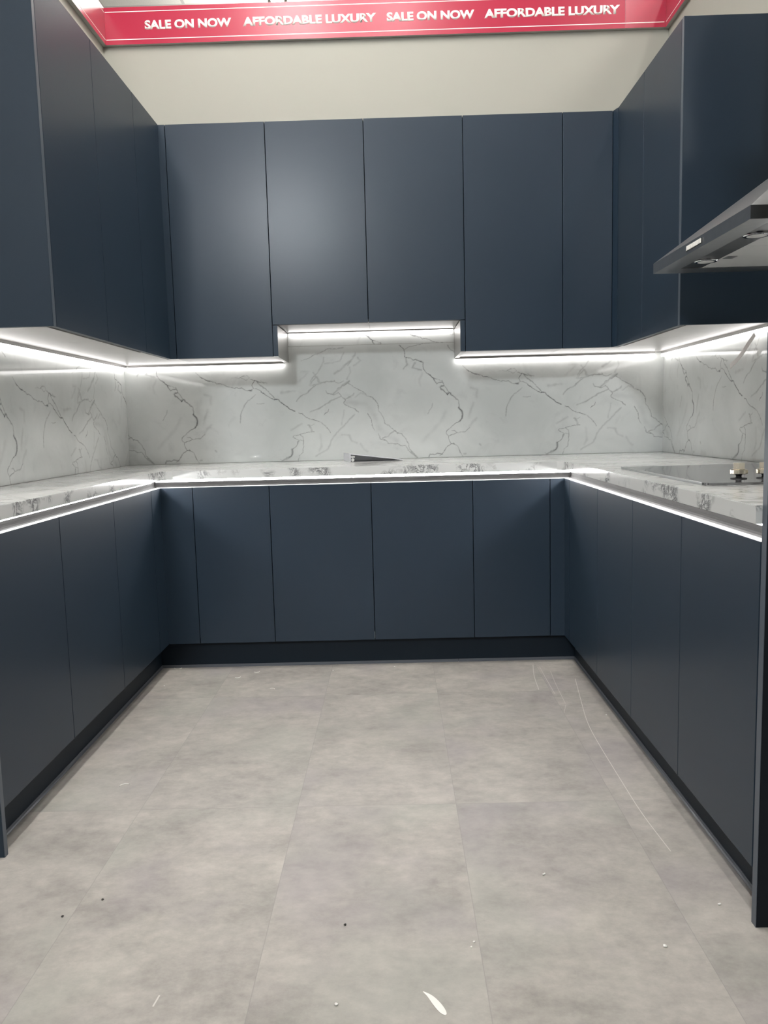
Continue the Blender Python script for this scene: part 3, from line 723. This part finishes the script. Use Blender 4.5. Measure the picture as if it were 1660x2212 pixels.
# corner pieces
def wall_corner(pts, label, body, under):
    t = thing('corner_filler', label, 'filler panel', (pts[0][0], pts[0][1], UZB))
    bm = bmesh.new(); add_prism(bm, pts, 'z', UZB, UZT); obj('post', bm, M['navy'], t)
    bm = bmesh.new(); add_prism(bm, body, 'z', UZB + 0.004, UZT); obj('cabinet_body', bm, M['carcass'], t)
    bm = bmesh.new(); add_prism(bm, under, 'z', UZB + 0.0005, UZB + 0.004); obj('underside_panel', bm, M['underside'], t, label='pale panel on the underside')
def ell(x_wall, x_front, x_end, y_near, y_front, y_wall):
    return [(x_wall, y_near), (x_front, y_near), (x_front, y_front), (x_end, y_front), (x_end, y_wall), (x_wall, y_wall)]
wall_corner([(UXL, u[2] + G), (UXL, UY), (w[0] - G, UY), (w[0] - G, UY + T), (UXL - T, UY + T), (UXL - T, u[2] + G)],
            'navy corner filler where the left and back wall cabinets meet',
            ell(WL + 0.002, UXL - T - 0.002, w[0] - 0.001, u[2] + 0.001, UY + T + 0.002, WB - 0.002),
            ell(XL + 0.001, UXL - T - 0.004, w[0] - 0.001, u[2] + 0.001, UY + T + 0.004, YB - 0.001))
wall_corner([(w[5] + 0.001, UY), (UXR - 0.001, v_[2] + 0.004), (UXR + T, v_[2] + 0.004), (UXR + T, UY + T), (w[5] + 0.001, UY + T)],
            'thin angled navy corner post where the right and back wall cabinets meet',
            ell(WR - 0.002, UXR + T + 0.002, w[5] + 0.001, v_[2] + 0.001, UY + T + 0.002, WB - 0.002),
            ell(XR - 0.001, UXR + T + 0.004, w[5] + 0.001, v_[2] + 0.001, UY + T + 0.004, YB - 0.001))

# LED strips under the wall cabinets
def cab_strip(axis, plane, sgn, a0, a1, ztop, label, zh=0.0155, zd=0.017):
    mid = (a0 + a1) / 2
    t = thing('led_strip', label, 'light', (mid, plane, ztop) if axis == 'x' else (plane, mid, ztop))
    def b(d0, d1, z0, z1):
        p, q = sorted((plane + sgn * d0, plane + sgn * d1))
        return box(a0, a1, p, q, z0, z1) if axis == 'x' else box(p, q, a0, a1, z0, z1)
    obj('housing', b(0.0, 0.022, ztop - zh, ztop), M['alu'], t)
    obj('diffuser', b(0.004, 0.0205, ztop - zh - zd, ztop - zh), M['led_cab'], t, label='glowing white diffuser')
    return t
cab_strip('x', YB, -1, XL + 0.03, NL - 0.024, UZB + 0.0004, 'lit LED strip under the back wall cabinets, left of the gap', 0.010, 0.013)
cab_strip('x', YB, -1, NR + 0.004, XR - 0.05, UZB + 0.0004, 'lit LED strip under the back wall cabinets, right of the gap', 0.010, 0.013)
cab_strip('x', YB, -1, NL + 0.008, NR - 0.008, UZM + 0.0004, 'lit LED strip under the short pair of wall cabinets', 0.005, 0.012)
cab_strip('y', XL, 1, u[0] + 0.001, YB - 0.026, UZB + 0.0004, 'lit LED strip under the left wall cabinets', 0.012, 0.015)
cab_strip('y', XR, -1, v_[0] + 0.001, YB - 0.026, UZB + 0.0004, 'lit LED strip under the right wall cabinets', 0.012, 0.015)
# loose end of LED tape hanging from the right strip
bm = bmesh.new()
path = smooth_path([(1.392, -0.440, 1.3855), (1.389, -0.425, 1.372), (1.386, -0.395, 1.350), (1.384, -0.362, 1.327), (1.385, -0.31, 1.302), (1.388, -0.235, 1.281)], 6)
hw, prev = 0.010, None
for i, p in enumerate(path):
    tng = (path[min(i + 1, len(path) - 1)] - path[max(0, i - 1)]).normalized()
    n = Vector((1, 0, 0)).cross(tng).normalized() * hw
    q = [bm.verts.new(p + n + Vector((dx, 0, 0))) for dx in (-0.0008, 0.0008)] + [bm.verts.new(p - n + Vector((dx, 0, 0))) for dx in (0.0008, -0.0008)]
    if prev:
        for j in range(4): bm.faces.new((prev[j], prev[(j + 1) % 4], q[(j + 1) % 4], q[j]))
    else: bm.faces.new(q)
    prev = q
bm.faces.new(prev[::-1]); bmesh.ops.recalc_face_normals(bm, faces=bm.faces)
tag(obj('led_tape', bm, M['tape'], loc=(1.39, -0.44, 1.3855)), 'unlit loose end of white LED tape dangling from the right strip', 'led tape')

# ------------------------------------------------------------------ extractor hood
HX, HY0, HY1, HZ0, HZ1 = 0.9426, -1.40, -0.65, 1.578, 1.612
t = thing('extractor_hood', 'stainless steel chimney hood on the right wall above the hob', 'hood', (WR, -1.025, HZ0))
bm = bmesh.new(); e = 0.064
for q in ((HX, HX + 0.0012, HY0, HY1), (HX + 0.0012, WR, HY0, HY0 + 0.0012), (HX + 0.0012, WR, HY1 - 0.0012, HY1)): add_box(bm, *q, HZ0, HZ1)
for q in ((HX + 0.0012, HX + e, HY0 + 0.0012, HY1 - 0.0012), (HX + e, WR, HY0 + 0.0012, HY0 + 0.05), (HX + e, WR, HY1 - 0.086, HY1 - 0.0012)): add_box(bm, *q, HZ0, HZ0 + 0.0015)
obj('rim', bm, M['steel'], t)
top = [(1.215, -1.15), (WR, -1.15), (WR, -0.92), (1.215, -0.92)]; low = [(HX, HY0), (WR, HY0), (WR, HY1), (HX, HY1)]
bm = bmesh.new()
A = [bm.verts.new((*p, HZ1)) for p in low]; B = [bm.verts.new((*p, 1.816)) for p in top]
for i in range(4): bm.faces.new((A[i], A[(i + 1) % 4], B[(i + 1) % 4], B[i]))
bm.faces.new(A[::-1]); bm.faces.new(B); bmesh.ops.recalc_face_normals(bm, faces=bm.faces)
obj('canopy', bm, M['steel'], t)
obj('chimney', box(1.2152, WR, -1.15, -0.92, 1.8165, 2.60, 0.001, 1), M['steel'], t)
obj('lamp_panel', box(HX + e, 1.0775, HY0 + 0.05, HY1 - 0.086, HZ0 + 0.002, HZ0 + 0.005), M['steel_dark'], t, label='dark strip that holds the lamps')
bm = bmesh.new(); ys = [HY0 + 0.05, -1.07, HY1 - 0.086]
for i in (0, 1):
    f_ = obj('filter', box(1.078, WR - 0.01, ys[i] + 0.001, ys[i + 1] - 0.001, HZ0 + 0.0015, HZ0 + 0.005, 0.0005), M['filter'], t, label='pale grease filter panel')
    obj('latch', box(1.085, 1.115, (ys[i] + ys[i + 1]) / 2 - 0.02, (ys[i] + ys[i + 1]) / 2 + 0.02, HZ0, HZ0 + 0.0014), M['steel'], f_)
bm.free()
for ly in (-0.857, -1.213):
    bm = bmesh.new(); add_lathe(bm, (1.043, ly, HZ0 - 0.003), [(0.033, 0.0), (0.036, 0.002), (0.036, 0.005)], 40)
    lp = obj('lamp', bm, M['chrome'], t)
    bm = bmesh.new(); add_lathe(bm, (1.043, ly, HZ0 - 0.0042), [(0.020, 0.0), (0.026, 0.0012)], 32)
    obj('lens', bm, M['filter'], lp)
ctl = obj('control_strip', box(HX - 0.0012, HX - 0.0001, -1.086, -0.958, 1.588, 1.6035), M['black'], t, label='black control strip with pale buttons')
for i in range(5):
    y = -0.978 - i * 0.0235
    obj('button', box(HX - 0.004, HX - 0.0013, y - 0.0105, y + 0.0105, 1.589, 1.6028, 0.0012, 2), M['shaving'], ctl)

# ------------------------------------------------------------------ hob
t = thing('hob', 'black glass hob with metal knobs set in the right worktop', 'hob', (1.105, -0.997, ZC))
hx0, hx1, hy0, hy1 = 0.846, 1.365, -1.384, -0.612
bm = box(hx0, hx1, hy0, hy1, ZC + 0.0005, ZC + 0.0065)
bmesh.ops.bevel(bm, geom=[e for e in bm.edges if abs(e.verts[0].co.z - e.verts[1].co.z) > 0.004], offset=0.012, segments=5, affect='EDGES')
obj('glass_plate', bm, M['glass'], t)
zt = ZC + 0.0066
for q in ((hx0 - 0.002, hx0 + 0.004), (hx1 - 0.004, hx1 + 0.002)):
    obj('side_trim', box(*q, hy0 + 0.012, hy1 - 0.012, ZC, zt + 0.001), M['steel'], t, label='thin metal side trim')
def octagon(r, n=8, ph=math.pi / 8): return [(r * math.cos(2 * math.pi * i / n + ph), r * math.sin(2 * math.pi * i / n + ph)) for i in range(n)]
for i in range(5):
    kx, ky = 0.988 + 0.072 * i, -1.263
    bm = bmesh.new(); add_lathe(bm, (kx, ky, zt), [(0.022, 0), (0.021, 0.0022), (0.009, 0.003), (0.007, 0.007), (0.009, 0.0105), (0.009, 0.014)], 28)
    kb = obj('knob', bm, M['black'], t, label='black knob seat')
    bm = bmesh.new(); add_lathe(bm, (kx, ky, zt + 0.013), [(0.021, 0), (0.0235, 0.0015), (0.0235, 0.011), (0.019, 0.014), (0.0165, 0.0145)], 40)
    add_prism(bm, [(kx + p[0], ky + p[1]) for p in octagon(0.0165, 6, 0.2)], 'z', zt + 0.0272, zt + 0.044)
    obj('cap', bm, M['champagne'], kb, label='polished champagne metal cap')

# ------------------------------------------------------------------ raised flip-up socket on the back worktop
t = thing('flip_up_socket', 'chrome flip-up socket tilted open on the back worktop', 'socket', (-0.08, 0.40, ZC))
A0, A1, TP, TB = Vector((-0.181, 0.352, ZC)), Vector((-0.222, 0.52, ZC)), Vector((0.0725, 0.400, ZC)), Vector((0.04, 0.55, ZC))
hv = Vector((0, 0, 0.038))
bm = bmesh.new()
def slab(bm, q, th):
    lo = [bm.verts.new(p) for p in q]; hi = [bm.verts.new(p + th) for p in q]
    bm.faces.new(lo[::-1]); bm.faces.new(hi)
    for i in range(4): bm.faces.new((lo[i], lo[(i + 1) % 4], hi[(i + 1) % 4], hi[i]))
slab(bm, [A0, TP, TB, A1], Vector((0, 0, 0.0025))); bmesh.ops.recalc_face_normals(bm, faces=bm.faces)
obj('base_plate', bm, M['chrome'], t)
bm = bmesh.new(); slab(bm, [A0 + hv, TP + Vector((0, 0, 0.004)), TB + Vector((0, 0, 0.004)), A1 + hv], Vector((0, 0, 0.003))); bmesh.ops.recalc_face_normals(bm, faces=bm.faces)
obj('lid', bm, M['pale_steel'], t)
ex = (TP - A0).normalized(); ey = (A1 - A0).normalized()
bm = bmesh.new()
q = [A0 + Vector((0, 0, .0026)), A1 + Vector((0, 0, .0026)), A1 + hv, A0 + hv]
slab(bm, q, ex * 0.004); bmesh.ops.recalc_face_normals(bm, faces=bm.faces)
obj('end_plate', bm, M['pale_steel'], t)
bm = bmesh.new()
q = [A0 + ex * 0.005 + ey * 0.02 + Vector((0, 0, .003)), TP - ex * 0.03 + ey * 0.02 + Vector((0, 0, .003)), TP - ex * 0.03 + ey * 0.02 + Vector((0, 0, .0065)), A0 + ex * 0.005 + ey * 0.02 + hv * 0.95]
slab(bm, q, ey * 0.10); bmesh.ops.recalc_face_normals(bm, faces=bm.faces)
obj('socket_body', bm, M['steel_dark'], t)
bm = bmesh.new()
for (da, dz, rr) in ((0.016, 0.011, 0.008), (0.013, 0.026, 0.006), (0.022, 0.026, 0.005)):
    c0 = A0 + ex * da + ey * 0.0195 + Vector((0, 0, dz))
    add_tube(bm, [c0, c0 - ey * 0.006], rr, 16)
obj('contact', bm, M['white_edge'], t, label='round white parts inside the opening')

# ------------------------------------------------------------------ red sale boards high on the three walls
BT, BB, BTH = WTOP - 0.002, 2.963, 0.020
ZL1, ZL2 = 2.986, 3.1135
yf, xlf, xrf = WB - BTH, WL + BTH, WR - BTH
def board(name, label, bms, loc):
    t = thing('sale_banner', label, 'sign', loc)
    return t
tb = thing('sale_banner', 'red sale banner with white lettering across the back wall', 'sign', (0.03, yf + 0.01, BB))
SEAM = 1.2045
def red_board(t, x0, x1, mat):
    bm = bmesh.new(); add_box(bm, x0, x1, yf, WB, BB, BT)
    bm.normal_update()
    for f in bm.faces: f.material_index = 0 if f.normal.y < -0.5 else 1
    return obj('board', bm, [mat, M['board_edge']], t)
red_board(tb, xlf + 0.0004, SEAM - 0.0004, M['red']); red_board(tb, SEAM + 0.0004, xrf - 0.0004, M['red_gloss'])
bm = bmesh.new(); lh = 0.0018
for z in (ZL1, ZL2): add_box(bm, xlf + 0.004, xrf - 0.008, yf - 0.0006, yf - 0.0001, z - lh, z + lh)
obj('border_line', bm, M['sign_white'], tb)
def text_mesh(text):
    cu = bpy.data.curves.new('txt', 'FONT'); cu.body = text; cu.offset = 0.045; cu.resolution_u = 6
    o = bpy.data.objects.new('txt', cu); COL.objects.link(o)
    me = bpy.data.meshes.new_from_object(o.evaluated_get(bpy.context.evaluated_depsgraph_get()))
    bm = bmesh.new(); bm.from_mesh(me)
    bpy.data.objects.remove(o); bpy.data.curves.remove(cu); bpy.data.meshes.remove(me)
    return bm
def bounds(bm, k): q = [v.co[k] for v in bm.verts]; return min(q), max(q)
def phrase(text, x0, x1, zb, zh):
    """white capitals, one mesh per word, fitted between x0 and x1"""
    full = text_mesh(text); ax, bx = bounds(full, 0); az, bz = bounds(full, 1); full.free()
    words = text.split(' ')
    for i, wd in enumerate(words):
        pre = text_mesh(' '.join(words[:i + 1])); right_ = bounds(pre, 0)[1]; pre.free()
        bm = text_mesh(wd); wx = bounds(bm, 0)
        for v in bm.verts:
            v.co = Vector((x0 + (v.co.x - wx[1] + right_ - ax) / (bx - ax) * (x1 - x0), yf - 0.0003, zb + (v.co.y - az) / (bz - az) * zh))
        bm.normal_update()
        for f in bm.faces:
            if f.normal.y > 0: f.normal_flip()
        r_ = bmesh.ops.extrude_face_region(bm, geom=list(bm.faces))
        bmesh.ops.translate(bm, verts=[g for g in r_['geom'] if isinstance(g, bmesh.types.BMVert)], vec=(0, -0.0003, 0))
        bmesh.ops.recalc_face_normals(bm, faces=bm.faces)
        obj('lettering', bm, M['sign_white'], tb, label='white word ' + wd)
for txt, a0, a1 in (('SALE ON NOW', -1.1345, -0.7100), ('AFFORDABLE LUXURY', -0.6535, -0.0032), ('SALE ON NOW', 0.0485, 0.4740), ('AFFORDABLE LUXURY', 0.5225, 1.1790)):
    phrase(txt, a0, a1, 3.0285, 0.0425)
for nm, xw, xf, y0, lb in (('l', WL, xlf, -1.60, 'red sale banner strip running along the left wall'), ('r', WR, xrf, -1.95, 'red sale banner strip running along the right wall')):
    p, q = sorted((xw, xf)); t = thing('sale_banner', lb, 'sign', ((p + q) / 2, -0.5, BB))
    bm = bmesh.new(); add_box(bm, p, q, y0, WB, BB, BT); bm.normal_update()
    for f in bm.faces: f.material_index = 0 if abs(f.normal.x) > 0.5 else 1
    obj('board', bm, [M['red'], M['board_edge']], t)
    s_ = 1 if xf == xlf else -1
    bm = bmesh.new()
    for z in (ZL1, ZL2):
        a_, b_ = sorted((xf + s_ * 0.0001, xf + s_ * 0.0006)); add_box(bm, a_, b_, y0 + 0.02, yf - 0.001, z - lh, z + lh)
    obj('border_line', bm, M['sign_white'], t)

# ------------------------------------------------------------------ bits left on the floor
def curl(x, y, size, ang, arc, label, r=0.0016):
    bm = bmesh.new(); pts = []
    for i in range(13):
        a = -arc / 2 + arc * i / 12
        px, py = math.sin(a) * size, (1 - math.cos(a)) * size
        pts.append((x + px * math.cos(ang) - py * math.sin(ang), y + px * math.sin(ang) + py * math.cos(ang), r))
    add_tube(bm, pts, r, 6)
    tag(obj('plastic_shaving', bm, M['shaving'], loc=(x, y, 0), smooth=True), label, 'shaving', 'plastic shavings on the floor')
curl(-0.9796, 0.020, 0.017, 0.0, 3.0, 'white curled plastic shaving on the floor against the back plinth, left corner')
curl(-0.6727, -0.124, 0.012, 0.4, 2.6, 'white curled plastic shaving on the floor, left one of the two near the back plinth')
curl(-0.6019, -0.052, 0.013, 0.3, 2.4, 'white curled plastic shaving on the floor, right one of the two near the back plinth')
curl(-0.4962, -0.275, 0.016, 2.6, 2.0, 'white curved plastic shaving on the floor left of the middle, below the back run')
curl(-0.8304, -1.142, 0.017, 3.6, 1.9, 'largest white curved plastic shaving on the floor near the left run')
curl(0.3666, -1.674, 0.010, 0.6, 0.8, 'short white plastic shaving on the floor right of the middle', 0.0021)
curl(0.7336, -1.805, 0.007, 0.3, 0.9, 'short white plastic shaving on the floor near the tall end panel', 0.0021)
def crumb(x, y, r, label, mat='shaving', name='plastic_crumb', cat='crumb', group='crumbs on the floor'):
    r *= 1.25
    bm = bmesh.new(); bmesh.ops.create_icosphere(bm, subdivisions=2, radius=r)
    for v in bm.verts: v.co *= 0.8 + 0.4 * mnoise.noise(v.co * (1.7 / r) + Vector((x * 9, y * 9, 0))); v.co.z = v.co.z * 0.6 
    zmin = min(v.co.z for v in bm.verts)
    bmesh.ops.translate(bm, verts=bm.verts, vec=(x, y, -zmin))
    tag(obj(name, bm, M[mat], loc=(x, y, 0), smooth=True), label, cat, group)
crumb(-0.1051, -2.093, 0.0034, 'pale crumb on the floor at the bottom edge of the photo')
crumb(0.1734, -1.919, 0.0026, 'white crumb beside the tile joint, upper one of the two')
crumb(0.166, -1.935, 0.0024, 'white crumb beside the tile joint, lower one of the two')
crumb(-0.9714, -0.215, 0.0036, 'white crumb on the floor in front of the left plinth, near the back corner')
crumb(0.0108, -0.015, 0.0034, 'white crumb on the floor in front of the middle of the back plinth')
crumb(0.5652, -1.943, 0.0040, 'whitish crumb on the floor at the lower right')
crumb(0.7885, -0.65, 0.0028, 'white crumb on the floor close to the right plinth')
crumb(-0.2635, -0.05, 0.003, 'white crumb on the floor in front of the back plinth, left of the middle')
crumb(-0.1026, -1.854, 0.0030, 'round black speck on the floor left of the middle', 'speck', 'grit_speck', 'speck', 'dark specks on the floor')
crumb(-0.746, -1.806, 0.0030, 'black speck on the floor at the lower left, farther left of two', 'speck', 'grit_speck', 'speck', 'dark specks on the floor')
crumb(-0.6773, -1.744, 0.0028, 'black speck on the floor at the lower left, farther right of two', 'speck', 'grit_speck', 'speck', 'dark specks on the floor')
# flat leaf-shaped sliver of film near the bottom edge
bm = bmesh.new()
sp = smooth_path([(0.060, -2.062, 0), (0.072, -2.074, 0), (0.083, -2.092, 0), (0.094, -2.113, 0), (0.100, -2.124, 0)], 4)
prev = None
for i, p in enumerate(sp):
    tt = i / (len(sp) - 1); wd = 0.0003 + 0.0062 * (math.sin(math.pi * min(1, tt ** 1.3 * 0.98)) ** 0.8)
    q = [bm.verts.new((p.x - wd, p.y - wd * 0.5, 0.0003)), bm.verts.new((p.x - wd, p.y - wd * 0.5, 0.0010)), bm.verts.new((p.x + wd, p.y + wd * 0.5, 0.0010)), bm.verts.new((p.x + wd, p.y + wd * 0.5, 0.0003))]
    if prev:
        for j in range(4): bm.faces.new((prev[j], prev[(j + 1) % 4], q[(j + 1) % 4], q[j]))
    else: bm.faces.new(q)
    prev = q
bm.faces.new(prev[::-1]); bmesh.ops.recalc_face_normals(bm, faces=bm.faces)
tag(obj('film_sliver', bm, M['shaving'], loc=(0.08, -2.09, 0)), 'pale leaf-shaped sliver of film on the floor at the bottom of the photo', 'film')
